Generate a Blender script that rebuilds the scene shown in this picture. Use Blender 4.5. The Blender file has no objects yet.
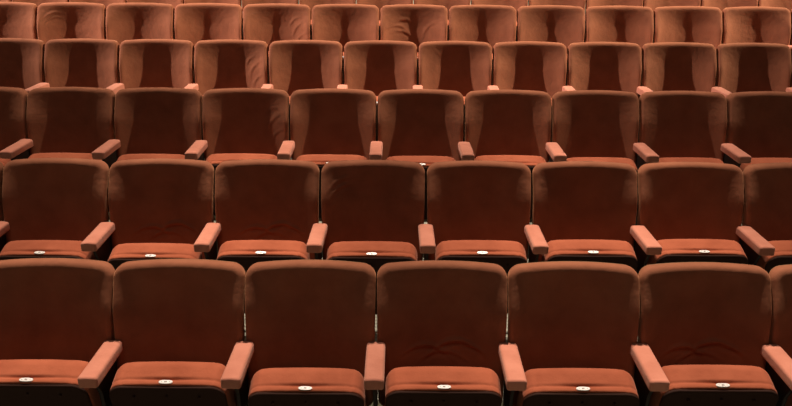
import bpy, bmesh, math, random
from mathutils import Vector, Matrix
random.seed(7)
C = bpy.context.scene.collection
SC = bpy.context.scene
R = math.radians
HT = 0.985                      # height of a backrest's top above its own tread

# ------------------------------------------------------------------ helpers
def mesh_from(name, bm, mat, smooth=True):
    bmesh.ops.recalc_face_normals(bm, faces=bm.faces)
    me = bpy.data.meshes.new(name)
    bm.to_mesh(me); bm.free()
    for p in me.polygons: p.use_smooth = smooth
    if mat: me.materials.append(mat)
    return me

def link(name, me, parent=None):
    o = bpy.data.objects.new(name, me); C.objects.link(o)
    if parent: o.parent = parent
    return o

def lin(a, b, n): return [a + (b-a)*i/(n-1) for i in range(n)]

def samples(a, Rr, nmid, nedge):
    """positions from -a to a, dense within Rr of either end (cosine-like)"""
    edge = [Rr*(1-math.cos(i/nedge*math.pi/2)) for i in range(nedge)]
    l = [-a+e for e in edge]; m = lin(-a+Rr, a-Rr, nmid)
    return l + m + [-v for v in reversed(l)]

def pad(bm, a, b, c, Rf, Rb, side, mod=None, nmid=(14, 14), nedge=6, nside=4, M=None):
    """upholstered pad: rounded-rectangle outline 2a x 2b (corner c) in the XZ plane,
    front face at -Y rolled with radius Rf, rear face at +Y rolled with Rb, straight side wall."""
    M = M or Matrix()
    us = samples(a, max(Rf, c), nmid[0], nedge); vs = samples(b, max(Rf, c), nmid[1], nedge)
    nu, nv = len(us), len(vs)
    def plan(x, z):
        ex, ez = abs(x)-(a-c), abs(z)-(b-c)
        if ex > 0 and ez > 0:
            s, t = ex/c, ez/c
            X, Z = s*math.sqrt(1-t*t/2), t*math.sqrt(1-s*s/2)
            d = c*(1-min(1, math.hypot(X, Z)))
            return math.copysign(a-c+X*c, x), math.copysign(b-c+Z*c, z), d
        return x, z, min(a-abs(x), b-abs(z))
    def roll(d, r):
        if d >= r: return r
        return math.sqrt(max(0, r*r-(r-d)**2))
    grids = []
    for sgn, r in ((-1, Rf), (1, Rb)):
        g = []
        for i, x in enumerate(us):
            row = []
            for k, z in enumerate(vs):
                X, Z, d = plan(x, z)
                y = sgn*(side/2 + roll(d, r))
                p = Vector((X, y, Z))
                if mod: p = mod(p, 'f' if sgn < 0 else 'b', d)
                row.append(bm.verts.new(M @ p))
            g.append(row)
        for i in range(nu-1):
            for k in range(nv-1):
                bm.faces.new((g[i][k], g[i+1][k], g[i+1][k+1], g[i][k+1]))
        grids.append(g)
    ring = [(i, 0) for i in range(nu)] + [(nu-1, k) for k in range(1, nv)] + \
           [(i, nv-1) for i in range(nu-2, -1, -1)] + [(0, k) for k in range(nv-2, 0, -1)]
    prev = [grids[0][i][k] for i, k in ring]
    for s in range(1, nside+1):
        if s == nside: cur = [grids[1][i][k] for i, k in ring]
        else:
            cur = []
            for i, k in ring:
                X, Z, d = plan(us[i], vs[k])
                p = Vector((X, -side/2+side*s/nside, Z))
                if mod: p = mod(p, 's', 0)
                cur.append(bm.verts.new(M @ p))
        n = len(ring)
        for q in range(n):
            bm.faces.new((prev[q], prev[(q+1) % n], cur[(q+1) % n], cur[q]))
        prev = cur

def prism(bm, pts, x0, x1, bev=0.0):
    """polygon in the YZ plane extruded along X"""
    A = [bm.verts.new((x0, y, z)) for y, z in pts]; B = [bm.verts.new((x1, y, z)) for y, z in pts]
    n = len(pts); fs = [bm.faces.new(A), bm.faces.new(B)]
    for i in range(n): fs.append(bm.faces.new((A[i], A[(i+1) % n], B[(i+1) % n], B[i])))
    if bev:
        es = list({e for f in fs for e in f.edges})
        bmesh.ops.bevel(bm, geom=es, offset=bev, segments=2, affect='EDGES', profile=0.5)

def cyl(bm, p0, p1, r, n=14):
    d = (p1-p0); q = d.to_track_quat('Z', 'Y').to_matrix().to_4x4()
    bmesh.ops.create_cone(bm, cap_ends=True, segments=n, radius1=r, radius2=r, depth=d.length,
                          matrix=Matrix.Translation((p0+p1)/2) @ q)

# ------------------------------------------------------------------ materials
def base_mat(name):
    m = bpy.data.materials.new(name); m.use_nodes = True
    nt = m.node_tree; b = nt.nodes['Principled BSDF']; return m, nt, b

def velvet(name, col, col2, sheen=0.6, tint=(1, .6, .45)):
    m, nt, b = base_mat(name)
    N = nt.nodes.new; L = nt.links.new
    tc = N('ShaderNodeTexCoord'); oi = N('ShaderNodeObjectInfo')
    n1 = N('ShaderNodeTexNoise'); n1.inputs['Scale'].default_value = 9; n1.inputs['Detail'].default_value = 5
    add = N('ShaderNodeVectorMath'); add.operation = 'ADD'
    sc = N('ShaderNodeMath'); sc.operation = 'MULTIPLY'; sc.inputs[1].default_value = 37.0
    L(oi.outputs['Random'], sc.inputs[0]); L(tc.outputs['Object'], add.inputs[0]); L(sc.outputs[0], add.inputs[1])
    L(add.outputs[0], n1.inputs['Vector'])
    mix = N('ShaderNodeMixRGB'); mix.inputs[1].default_value = (*col, 1); mix.inputs[2].default_value = (*col2, 1)
    rp = N('ShaderNodeValToRGB'); rp.color_ramp.elements[0].position = .35; rp.color_ramp.elements[1].position = .7
    L(n1.outputs['Fac'], rp.inputs[0]); L(rp.outputs[0], mix.inputs[0])
    hs = N('ShaderNodeHueSaturation')
    mr = N('ShaderNodeMapRange'); mr.inputs['To Min'].default_value = .90; mr.inputs['To Max'].default_value = 1.10
    L(oi.outputs['Random'], mr.inputs['Value']); L(mr.outputs[0], hs.inputs['Value']); L(mix.outputs[0], hs.inputs['Color'])
    L(hs.outputs[0], b.inputs['Base Color'])
    b.inputs['Roughness'].default_value = .9; b.inputs['Specular IOR Level'].default_value = .15
    b.inputs['Sheen Weight'].default_value = sheen; b.inputs['Sheen Roughness'].default_value = .45
    b.inputs['Sheen Tint'].default_value = (*tint, 1)
    n2 = N('ShaderNodeTexNoise'); n2.inputs['Scale'].default_value = 420; n2.inputs['Detail'].default_value = 2
    n3 = N('ShaderNodeTexNoise'); n3.inputs['Scale'].default_value = 28; n3.inputs['Detail'].default_value = 3
    L(tc.outputs['Object'], n2.inputs['Vector']); L(add.outputs[0], n3.inputs['Vector'])
    mx = N('ShaderNodeMath'); mx.operation = 'MULTIPLY_ADD'; mx.inputs[1].default_value = 6.0
    L(n3.outputs['Fac'], mx.inputs[0]); L(n2.outputs['Fac'], mx.inputs[2])
    bp = N('ShaderNodeBump'); bp.inputs['Strength'].default_value = .35; bp.inputs['Distance'].default_value = .0012
    L(mx.outputs[0], bp.inputs['Height']); L(bp.outputs[0], b.inputs['Normal'])
    return m

def plain(name, col, rough=.5, metal=0, spec=.5, bump=0, scale=60):
    m, nt, b = base_mat(name)
    N = nt.nodes.new; L = nt.links.new
    tc = N('ShaderNodeTexCoord'); n = N('ShaderNodeTexNoise'); n.inputs['Scale'].default_value = scale; n.inputs['Detail'].default_value = 4
    L(tc.outputs['Object'], n.inputs['Vector'])
    mix = N('ShaderNodeMixRGB'); mix.inputs[1].default_value = (*[c*.85 for c in col], 1); mix.inputs[2].default_value = (*[min(1, c*1.12) for c in col], 1)
    L(n.outputs['Fac'], mix.inputs[0]); L(mix.outputs[0], b.inputs['Base Color'])
    b.inputs['Roughness'].default_value = rough; b.inputs['Metallic'].default_value = metal
    b.inputs['Specular IOR Level'].default_value = spec
    if bump:
        bp = N('ShaderNodeBump'); bp.inputs['Strength'].default_value = bump; bp.inputs['Distance'].default_value = .002
        L(n.outputs['Fac'], bp.inputs['Height']); L(bp.outputs[0], b.inputs['Normal'])
    return m

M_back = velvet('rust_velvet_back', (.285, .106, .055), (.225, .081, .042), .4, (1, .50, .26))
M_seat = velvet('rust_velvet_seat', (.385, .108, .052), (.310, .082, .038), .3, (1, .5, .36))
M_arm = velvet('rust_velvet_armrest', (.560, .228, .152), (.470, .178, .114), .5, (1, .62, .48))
M_pan = plain('dark_seat_pan', (.034, .015, .010), .8, 0, .12)
M_shell = plain('brown_back_shell', (.200, .110, .050), .38, 0, .5)
M_steel = plain('black_steel', (.022, .015, .012), .6, .1, .25)
M_plate = plain('white_enamel_plate', (.86, .84, .80), .35, 0, .5)
M_mark = plain('dark_engraving', (.16, .13, .12), .6)

def floor_material():
    m, nt, b = base_mat('grey_green_floorboards')
    N = nt.nodes.new; L = nt.links.new
    tc = N('ShaderNodeTexCoord'); w = N('ShaderNodeTexWave'); w.bands_direction = 'Y'
    w.inputs['Scale'].default_value = 8; w.inputs['Distortion'].default_value = .2
    L(tc.outputs['Object'], w.inputs['Vector'])
    mix = N('ShaderNodeMixRGB'); mix.inputs[1].default_value = (.20, .21, .16, 1); mix.inputs[2].default_value = (.34, .35, .27, 1)
    L(w.outputs['Fac'], mix.inputs[0]); L(mix.outputs[0], b.inputs['Base Color'])
    b.inputs['Roughness'].default_value = .7
    return m
M_floor = floor_material()
M_nose = plain('pale_step_nosing', (.55, .56, .46), .5)

# ------------------------------------------------------------------ the seat's meshes
REC = R(7.5)
BW, BH = 0.2732, 0.316          # half width / half height of the back pad
def bulge(x, z, cx, cz, ang, L_, W_, h):
    dx, dz = x-cx, z-cz
    u = dx*math.cos(ang)+dz*math.sin(ang); v = -dx*math.sin(ang)+dz*math.cos(ang)
    v += .30*u*u/L_
    return .8*h*math.exp(-(u/L_)**2-(v/W_)**2)

WR = {
 'plain': [],
 'lower_folds': [(.06, -.025, .12, .08, .010, .017), (-.06, -.045, -.10, .07, .010, .015), (.14, -.045, -.30, .05, .008, .011), (.0, -.075, .08, .08, .010, .010)],
 'corner_folds': [(-.18, .22, .5, .06, .012, .005), (-.16, .19, .3, .05, .010, .004), (-.20, .16, .9, .05, .010, .003)],
 'side_creases': [(.15, .09, 1.15, .09, .014, .0045), (.18, .02, 1.0, .07, .012, .004), (.13, .17, .9, .05, .012, .003)],
 'slack_cover': [(-.10, .19, .15, .07, .014, .005), (-.14, .14, -.1, .07, .013, .005), (-.08, .09, -.35, .07, .014, .005), (.10, .10, 1.1, .08, .014, .003)],
}
def wing(t, q):
    top = min(1, max(0, (1-q)/.34)); top = top*top*(3-2*top)
    return (.016+.050*top+.012*max(0, .8-q))*abs(t)**2.0

def back_mesh(kind, scale=1.0):
    a, b = BW*scale, BH
    def mod(p, where, d):
        x, y, z = p
        t = x/a; q = min(1, max(0, (z+b)/(2*b)))                       # q: 0 bottom, 1 top
        ty = wing(t, q)                          # wings come forward, middle hollow
        hq = min(1, max(0, (1-q)/.3)); hollow = .020*(1-t*t)*hq*hq*(3-2*hq)*min(1, q/.15)
        if where == 'f':
            y += hollow*min(1, d/.06)
            for w in WR[kind]:
                y -= bulge(x, z, *w)*min(1, d/.03)
                y += .6*bulge(x, z, w[0], w[1]-w[4]*1.6, *w[2:])*min(1, d/.03)
        y -= ty
        x *= 1 - .030*(1-q)**1.2                       # narrower towards the bottom
        z -= .014*t*t*(q**3)                           # arched top
        return Vector((x, y, z))
    bm = bmesh.new()
    pad(bm, a, b, .052, .027, .012, .026, mod, (26, 30) if kind == 'plain' else (80, 90), 8, 3)
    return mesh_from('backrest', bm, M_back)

def shell_mesh(scale=1.0):
    a, b = (BW-.004)*scale, BH
    def mod(p, where, d):
        x, y, z = p
        t = x/a; q = min(1, max(0, (z+b)/(2*b)))
        y -= wing(t, q)
        x *= 1 - .030*(1-q)**1.2
        z -= .014*t*t*(q**3)
        return Vector((x, y, z))
    bm = bmesh.new()
    pad(bm, a, b, .050, .003, .004, .006, mod, (14, 14), 4, 1)
    return mesh_from('back_shell', bm, M_shell)

SW, SL = 0.233, 0.205     # seat half width, half length, thickness
def seat_mesh():
    """tip-up cushion; length runs along Z (front edge of the seat at +Z), face towards +Y"""
    def mod(p, where, d):
        x, y, z = p
        if where == 'b': y += .012*(1-(x/SW)**2)*(1-(z/SL)**2)
        if z > SL-.05 and y > -.052:
            # pinched seam along the front border with a stitched slot above the number plate
            g = math.exp(-((y+.019)/.0065)**2)
            z -= g*(.003+.010*math.exp(-(x/.095)**2))
            z += .007*(1-(x/SW)**2)
            for sx in (-1, 1):
                z -= .004*math.exp(-((x-sx*(SW-.055))/.006)**2)
        return Vector((x, y, z))
    bm = bmesh.new()
    pad(bm, SW, SL, .06, .008, .058, .080, mod, (30, 14), 8, 22)
    return mesh_from('seat_cushion', bm, M_seat)

def pan_mesh():
    bm = bmesh.new()
    pad(bm, SW-.001, SL-.002, .059, .003, .002, .008, None, (4, 4), 4, 1)
    for sx in (-1, 1):
        for z in (SL-.05, -SL+.06):
            cyl(bm, Vector((sx*.13, -.010, z)), Vector((sx*.13, -.016, z)), .006, 10)
    cyl(bm, Vector((.0, -.010, SL-.045)), Vector((.0, -.015, SL-.045)), .005, 10)
    return mesh_from('seat_pan', bm, M_pan)

def plate_mesh():
    bm = bmesh.new(); n = 40
    lo, hi, to = [], [], []
    for i in range(n):
        t = 2*math.pi*i/n
        ct, st = math.cos(t), math.sin(t)
        X = .0275*math.copysign(abs(ct)**.75, ct); Y = .0088*math.copysign(abs(st)**.75, st)
        lo.append(bm.verts.new((X, Y, -.002))); hi.append(bm.verts.new((X, Y, .0015))); to.append(bm.verts.new((X*.94, Y*.88, .0028)))
    for i in range(n):
        k = (i+1) % n
        bm.faces.new((lo[i], lo[k], hi[k], hi[i])); bm.faces.new((hi[i], hi[k], to[k], to[i]))
    bm.faces.new(to); bm.faces.new(list(reversed(lo)))
    return mesh_from('number_plate', bm, M_plate, False)

def mark_mesh():
    bm = bmesh.new()
    for x, w, h in ((-.0035, .0012, .0030), (.0, .0012, .0030), (.0035, .0012, .0030), (-.016, .0012, .0012), (.016, .0012, .0012)):
        bmesh.ops.create_cube(bm, size=1, matrix=Matrix.Translation((x, 0, .0030)) @ Matrix.Diagonal((w*2, h*2, .0006, 1)))
    return mesh_from('plate_marking', bm, M_mark, False)

AL = .292   # armrest length
def arm_mesh():
    """pad along Y; outline in XZ of pad() is turned so that it lies flat"""
    bm = bmesh.new()
    Mx = Matrix.Rotation(R(90), 4, 'X')            # pad Z -> -Y.. lies in XY plane; pad -Y -> -Z
    def mod(p, where, d):
        x, y, z = p
        if where == 'b': y += .003*(1-(x/.038)**2)
        return Vector((x, y, z))
    pad(bm, .0385, AL/2, .013, .006, .011, .028, mod, (8, 16), 6, 3, M=Mx)
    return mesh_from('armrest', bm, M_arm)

def upright_mesh():
    bm = bmesh.new()
    h = .595
    prism(bm, [(-.115, h), (.125, h), (.105, h-.10), (.085, .32), (.075, .03), (.115, .008), (.115, 0), (-.105, 0), (-.105, .008), (-.045, .03), (-.035, .32), (-.07, h-.07)], -.0075, .0075, .003)
    prism(bm, [(-.12, .0), (.12, .0), (.12, .008), (-.12, .008)], -.035, .035, .002)
    for y in (-.09, .09):
        cyl(bm, Vector((-.022, y, .008)), Vector((-.022, y, .014)), .008, 8)
        cyl(bm, Vector((.022, y, .008)), Vector((.022, y, .014)), .008, 8)
    return mesh_from('upright', bm, M_steel, False)

def hinge_mesh():
    bm = bmesh.new()
    cyl(bm, Vector((-.262, 0, 0)), Vector((.262, 0, 0)), .011, 14)
    for sx in (-1, 1):
        prism(bm, [(-.028, -.03), (.028, -.03), (.034, .035), (-.018, .05)], sx*.238-.006, sx*.238+.006, .003)
    return mesh_from('hinge_bar', bm, M_steel, False)

ME = dict(shell=shell_mesh(), seat=seat_mesh(), pan=pan_mesh(), plate=plate_mesh(), mark=mark_mesh(),
          arm=arm_mesh(), upright=upright_mesh(), hinge=hinge_mesh())
BACKS = {k: back_mesh(k) for k in WR}
BACKS_W = {k: back_mesh(k, 1.05) for k in ('plain', 'side_creases', 'slack_cover', 'corner_folds')}
SHELL_W = shell_mesh(1.05)

SEAT_TOP = .573     # height of the tipped-up seat's front edge above the tread
def make_seat():
    t = bpy.data.objects.new('theatre_seat', None); C.objects.link(t)
    t['category'] = 'seat'
    # origin: floor level below the top edge of the backrest's front
    rot = Matrix.Rotation(-REC, 4, 'X')
    b = link('backrest', BACKS['plain'], t)
    cz = HT - BH*math.cos(REC) - .019
    cy = -BH*math.sin(REC) + .035
    b.location = (0, cy, cz); b.rotation_euler = (-REC, 0, 0)
    s = link('back_shell', ME['shell'], t)
    off = Vector((0, .022, -.002)); off.rotate(rot.to_euler())
    s.location = Vector((0, cy, cz)) + off; s.rotation_euler = (-REC, 0, 0)
    # tipped-up seat
    TA = R(18)
    c = link('seat_cushion', ME['seat'], t)
    c.rotation_euler = (TA, 0, 0)
    c.location = (0, SEATY, SEAT_TOP - SL*math.cos(TA))
    p = link('seat_pan', ME['pan'], t)
    po = Vector((0, -.052, -.001)); po.rotate(Matrix.Rotation(TA, 4, 'X').to_euler())
    p.location = Vector(c.location)+po; p.rotation_euler = (TA, 0, 0)
    pl = link('number_plate', ME['plate'], t)
    po = Vector((0, -.036, SL+.0075)); po.rotate(Matrix.Rotation(TA, 4, 'X').to_euler())
    pl.location = Vector(c.location)+po; pl.rotation_euler = (TA+R(7), 0, 0)
    pl['label'] = 'white oval number plate'
    mk = link('plate_marking', ME['mark'], pl)
    h = link('hinge_bar', ME['hinge'], t); h.location = (0, -.03, .235)
    # shared armrest on the viewer's left
    a = link('armrest', ME['arm'], t)
    a.location = (-.275, ARMY, ARMZ)
    u = link('upright', ME['upright'], t); u.location = (-.275, ARMY+.03, 0)
    u['label'] = 'black steel upright under the armrest'
    return t

ARMZ = .634
ARMY = -.245
SEATY = -.215
proto = make_seat()

def copy_tree(o, parent=None):
    c = o.copy(); C.objects.link(c); c.parent = parent
    for ch in o.children: copy_tree(ch, c)
    return c

# ------------------------------------------------------------------ camera model and rows
CAM_Z = HT + 1.321
F1, DF, DH = 2.929, .9443, .162
ROWS = [  # name, first boundary index offset, mean gap position data -> x of boundary 0 (m), pitch (m), seats, group
]
rho = R(.36)
RISE = [-.004, .154, .342, .513, .684, .835, .985, 1.145, 1.307]     # tread heights
RISE = [v+.004 for v in RISE]
def row_geom(k): return F1 + DF*k, RISE[k]
def xw(px, py, k):
    F, h = row_geom(k)
    z = F*math.cos(R(20)) + (CAM_Z-HT-h)*math.sin(R(20))
    return ((px + rho*(py-203)) - 396)/770*z, z
meas = [  # mean pixel of gaps, index of that mean, top y, pitch px, first seat idx, last seat idx
 (442.5, 2.5, 259.7, 132.2, -1, 5), (426.3, 3, 160, 106.4, -2, 6), (377, 4, 89.5, 87.8, -1, 8),
 (418.0, 5, 41, 74.9, -1, 10), (414.1, 5.5, 5, 68.7, -1, 11), (385, 6.5, -26, 57.5, -1, 13)]
rowname = ['front row', 'second row from the front', 'third row from the front', 'fourth row from the front',
           'fifth row from the front', 'sixth and rearmost visible row']
ordw = ['leftmost', 'second from the left', 'third from the left', 'fourth from the left', 'fifth from the left', 'sixth from the left',
        'seventh from the left', 'eighth from the left', 'ninth from the left', 'tenth from the left', 'eleventh from the left',
        'twelfth from the left', 'thirteenth from the left', 'fourteenth from the left', 'fifteenth from the left']
special = {(0, 3): 'lower_folds', (0, 5): 'lower_folds', (1, 2): 'lower_folds', (1, 3): 'lower_folds', (1, 4): 'corner_folds',
           (2, 3): 'side_creases', (3, 3): 'side_creases', (4, 1): 'corner_folds', (4, 4): 'side_creases', (4, 6): 'slack_cover'}
words = {'lower_folds': 'with creases low on its backrest', 'corner_folds': 'with folds at its top left corner',
         'side_creases': 'with slanting creases on its backrest', 'slack_cover': 'with a rumpled backrest cover'}
n_made = 0
lift_other = (.004, .009, .002, .012, .006)
BASE = {c.name: c.location.z for c in proto.children}
# each tipped-up seat rests at its own height
lift = {(0, 0): .033, (0, 1): .027, (0, 2): .002, (0, 3): .012, (0, 4): .008, (0, 5): .028, (0, 6): .02,
        (1, 1): .005, (1, 2): -.008, (1, 3): .013, (1, 4): .010, (1, 5): .020, (1, 6): .027, (1, 7): .034, (1, 8): .03}
for k, (mp, mi, ty, pp, i0, i1) in enumerate(meas):
    F, h = row_geom(k)
    xm, z = xw(mp, ty, k)
    W = pp*z/770
    for n, i in enumerate(range(i0, i1+1)):
        o = proto if n_made == 0 else copy_tree(proto)
        n_made += 1
        x = xm + (i+.5-mi)*W
        o.location = (x, F, h)
        kind = special.get((k, n), 'plain')
        wide = W > .565
        for ch in o.children:
            nm = ch.name.split('.')[0]
            if nm == 'backrest':
                bk = kind if (not wide or kind in BACKS_W) else 'plain'
                ch.data = (BACKS_W if wide else BACKS)[bk]
                ch.rotation_euler[0] = -REC + random.uniform(-.008, .008)
                ch.rotation_euler[2] = random.uniform(-.006, .006)
            elif nm == 'back_shell' and wide: ch.data = SHELL_W
            elif nm in ('armrest', 'upright'):
                ch.location.x = -W/2
                if nm == 'armrest': ch.rotation_euler[2] = random.uniform(-.02, .02)
            elif nm in ('seat_cushion', 'seat_pan', 'number_plate'):
                ch.location.z = BASE[nm] + lift.get((k, n), lift_other[n % 5] if k < 2 or n % 2 else lift_other[(n+k) % 5])
        cnt = i1-i0+1
        if n == cnt-1: pos = 'rightmost'
        elif n == cnt-2: pos = 'second from the right'
        else: pos = ordw[n]
        lab = 'rust velvet seat'
        if bk_words := (words[kind] if kind != 'plain' and not (wide and kind not in BACKS_W) else ''):
            lab += ' ' + bk_words
        lab += ', ' + pos + ', ' + rowname[k]
        lab = lab.replace('sixth and rearmost visible row', 'rearmost row') .replace(' row from the front', ' row')
        o['label'] = lab
        o['group'] = 'tip-up seats in the ' + rowname[k]

# ------------------------------------------------------------------ stepped floor
bm = bmesh.new()
X0, X1 = -7.5, 7.5
prof = [(-1.5, 0)]
noses = []
for k in range(1, 9):
    yr = F1 + DF*(k-1) + .22
    prof += [(yr, RISE[k-1]), (yr, RISE[k])]; noses.append((yr, RISE[k]))
prof += [(F1+DF*9, RISE[8]), (F1+DF*9, -.3), (-1.5, -.3)]
prism(bm, prof, X0, X1)
fl = link('floor', mesh_from('floor', bm, M_floor, False)); fl['kind'] = 'structure'
for q, (y, z) in enumerate(noses[:7]):
    bm = bmesh.new()
    pts = [(y-.012, z-.03), (y-.012, z+.006), (y+.06, z+.006), (y+.06, z), (y, z), (y, z-.03)]
    prism(bm, pts, X0, X1)
    for g in range(4):
        yy = y+.004+g*.013
        prism(bm, [(yy, z+.0055), (yy+.006, z+.0055), (yy+.006, z+.009), (yy, z+.009)], X0, X1)
    t = link('trim_%d' % (q+1), mesh_from('step_nosing', bm, M_nose, False)); t['kind'] = 'structure'

# ------------------------------------------------------------------ lights (ceiling downlights of the auditorium, plus an added front fill)
def spot(name, loc, target, energy, size, blend, col, rad=.06):
    l = bpy.data.lights.new(name, 'SPOT'); l.energy = energy; l.spot_size = R(size); l.spot_blend = blend
    l.color = col; l.shadow_soft_size = rad
    o = bpy.data.objects.new(name, l); C.objects.link(o); o.location = loc
    o.rotation_euler = (Vector(target)-Vector(loc)).to_track_quat('-Z', 'Y').to_euler()
    return o
WARM = (1.0, .80, .66)
for lx, e in ((-2.2, 3700), (0.0, 4300), (2.2, 3700)):            # narrow downlights over the front rows
    spot('ceiling_downlight', (lx, 6.25, 11.0), (lx*.95, 3.05, .6), e, 25, .6, WARM, .05)
for lx, WC in ((-11, (1, .77, .68)), (11, (1, .80, .60))):                 # lamps either side, over the rear rows
    spot('ceiling_floodlight', (lx, 6.5, 10.5), (0, 8.1, .9), 17500, 30, .7, WC, .05)

l = bpy.data.lights.new('added_front_fill', 'AREA'); l.energy = 60; l.size = 1.5; l.color = (1, .84, .74)  # added weak fill to lift backrest faces and show folds, no real lamp
o = bpy.data.objects.new('added_front_fill', l); C.objects.link(o); o.location = (-1.5, -1.0, 9.5)
o.rotation_euler = (Vector((0, 4.2, .8))-Vector(o.location)).to_track_quat('-Z', 'Y').to_euler()
w = bpy.data.worlds.new('World'); SC.world = w; w.use_nodes = True
bg = w.node_tree.nodes['Background']; bg.inputs['Color'].default_value = (1, .85, .76, 1); bg.inputs['Strength'].default_value = .03

# ------------------------------------------------------------------ camera
cam = bpy.data.cameras.new('camera'); co = bpy.data.objects.new('camera', cam); C.objects.link(co)
cam.sensor_width = 36; cam.lens = 35.0; cam.clip_end = 100
co.location = (0, 0, CAM_Z)
co.matrix_world = Matrix.Translation((0, 0, CAM_Z)) @ Matrix.Rotation(R(70), 4, 'X') @ Matrix.Rotation(R(.36), 4, 'Z')
SC.camera = co
vs = SC.view_settings; SC.display_settings.display_device = 'sRGB'
vs.view_transform = 'Standard'; vs.look = 'None'; vs.exposure = 0; vs.gamma = 1; vs.use_curve_mapping = False
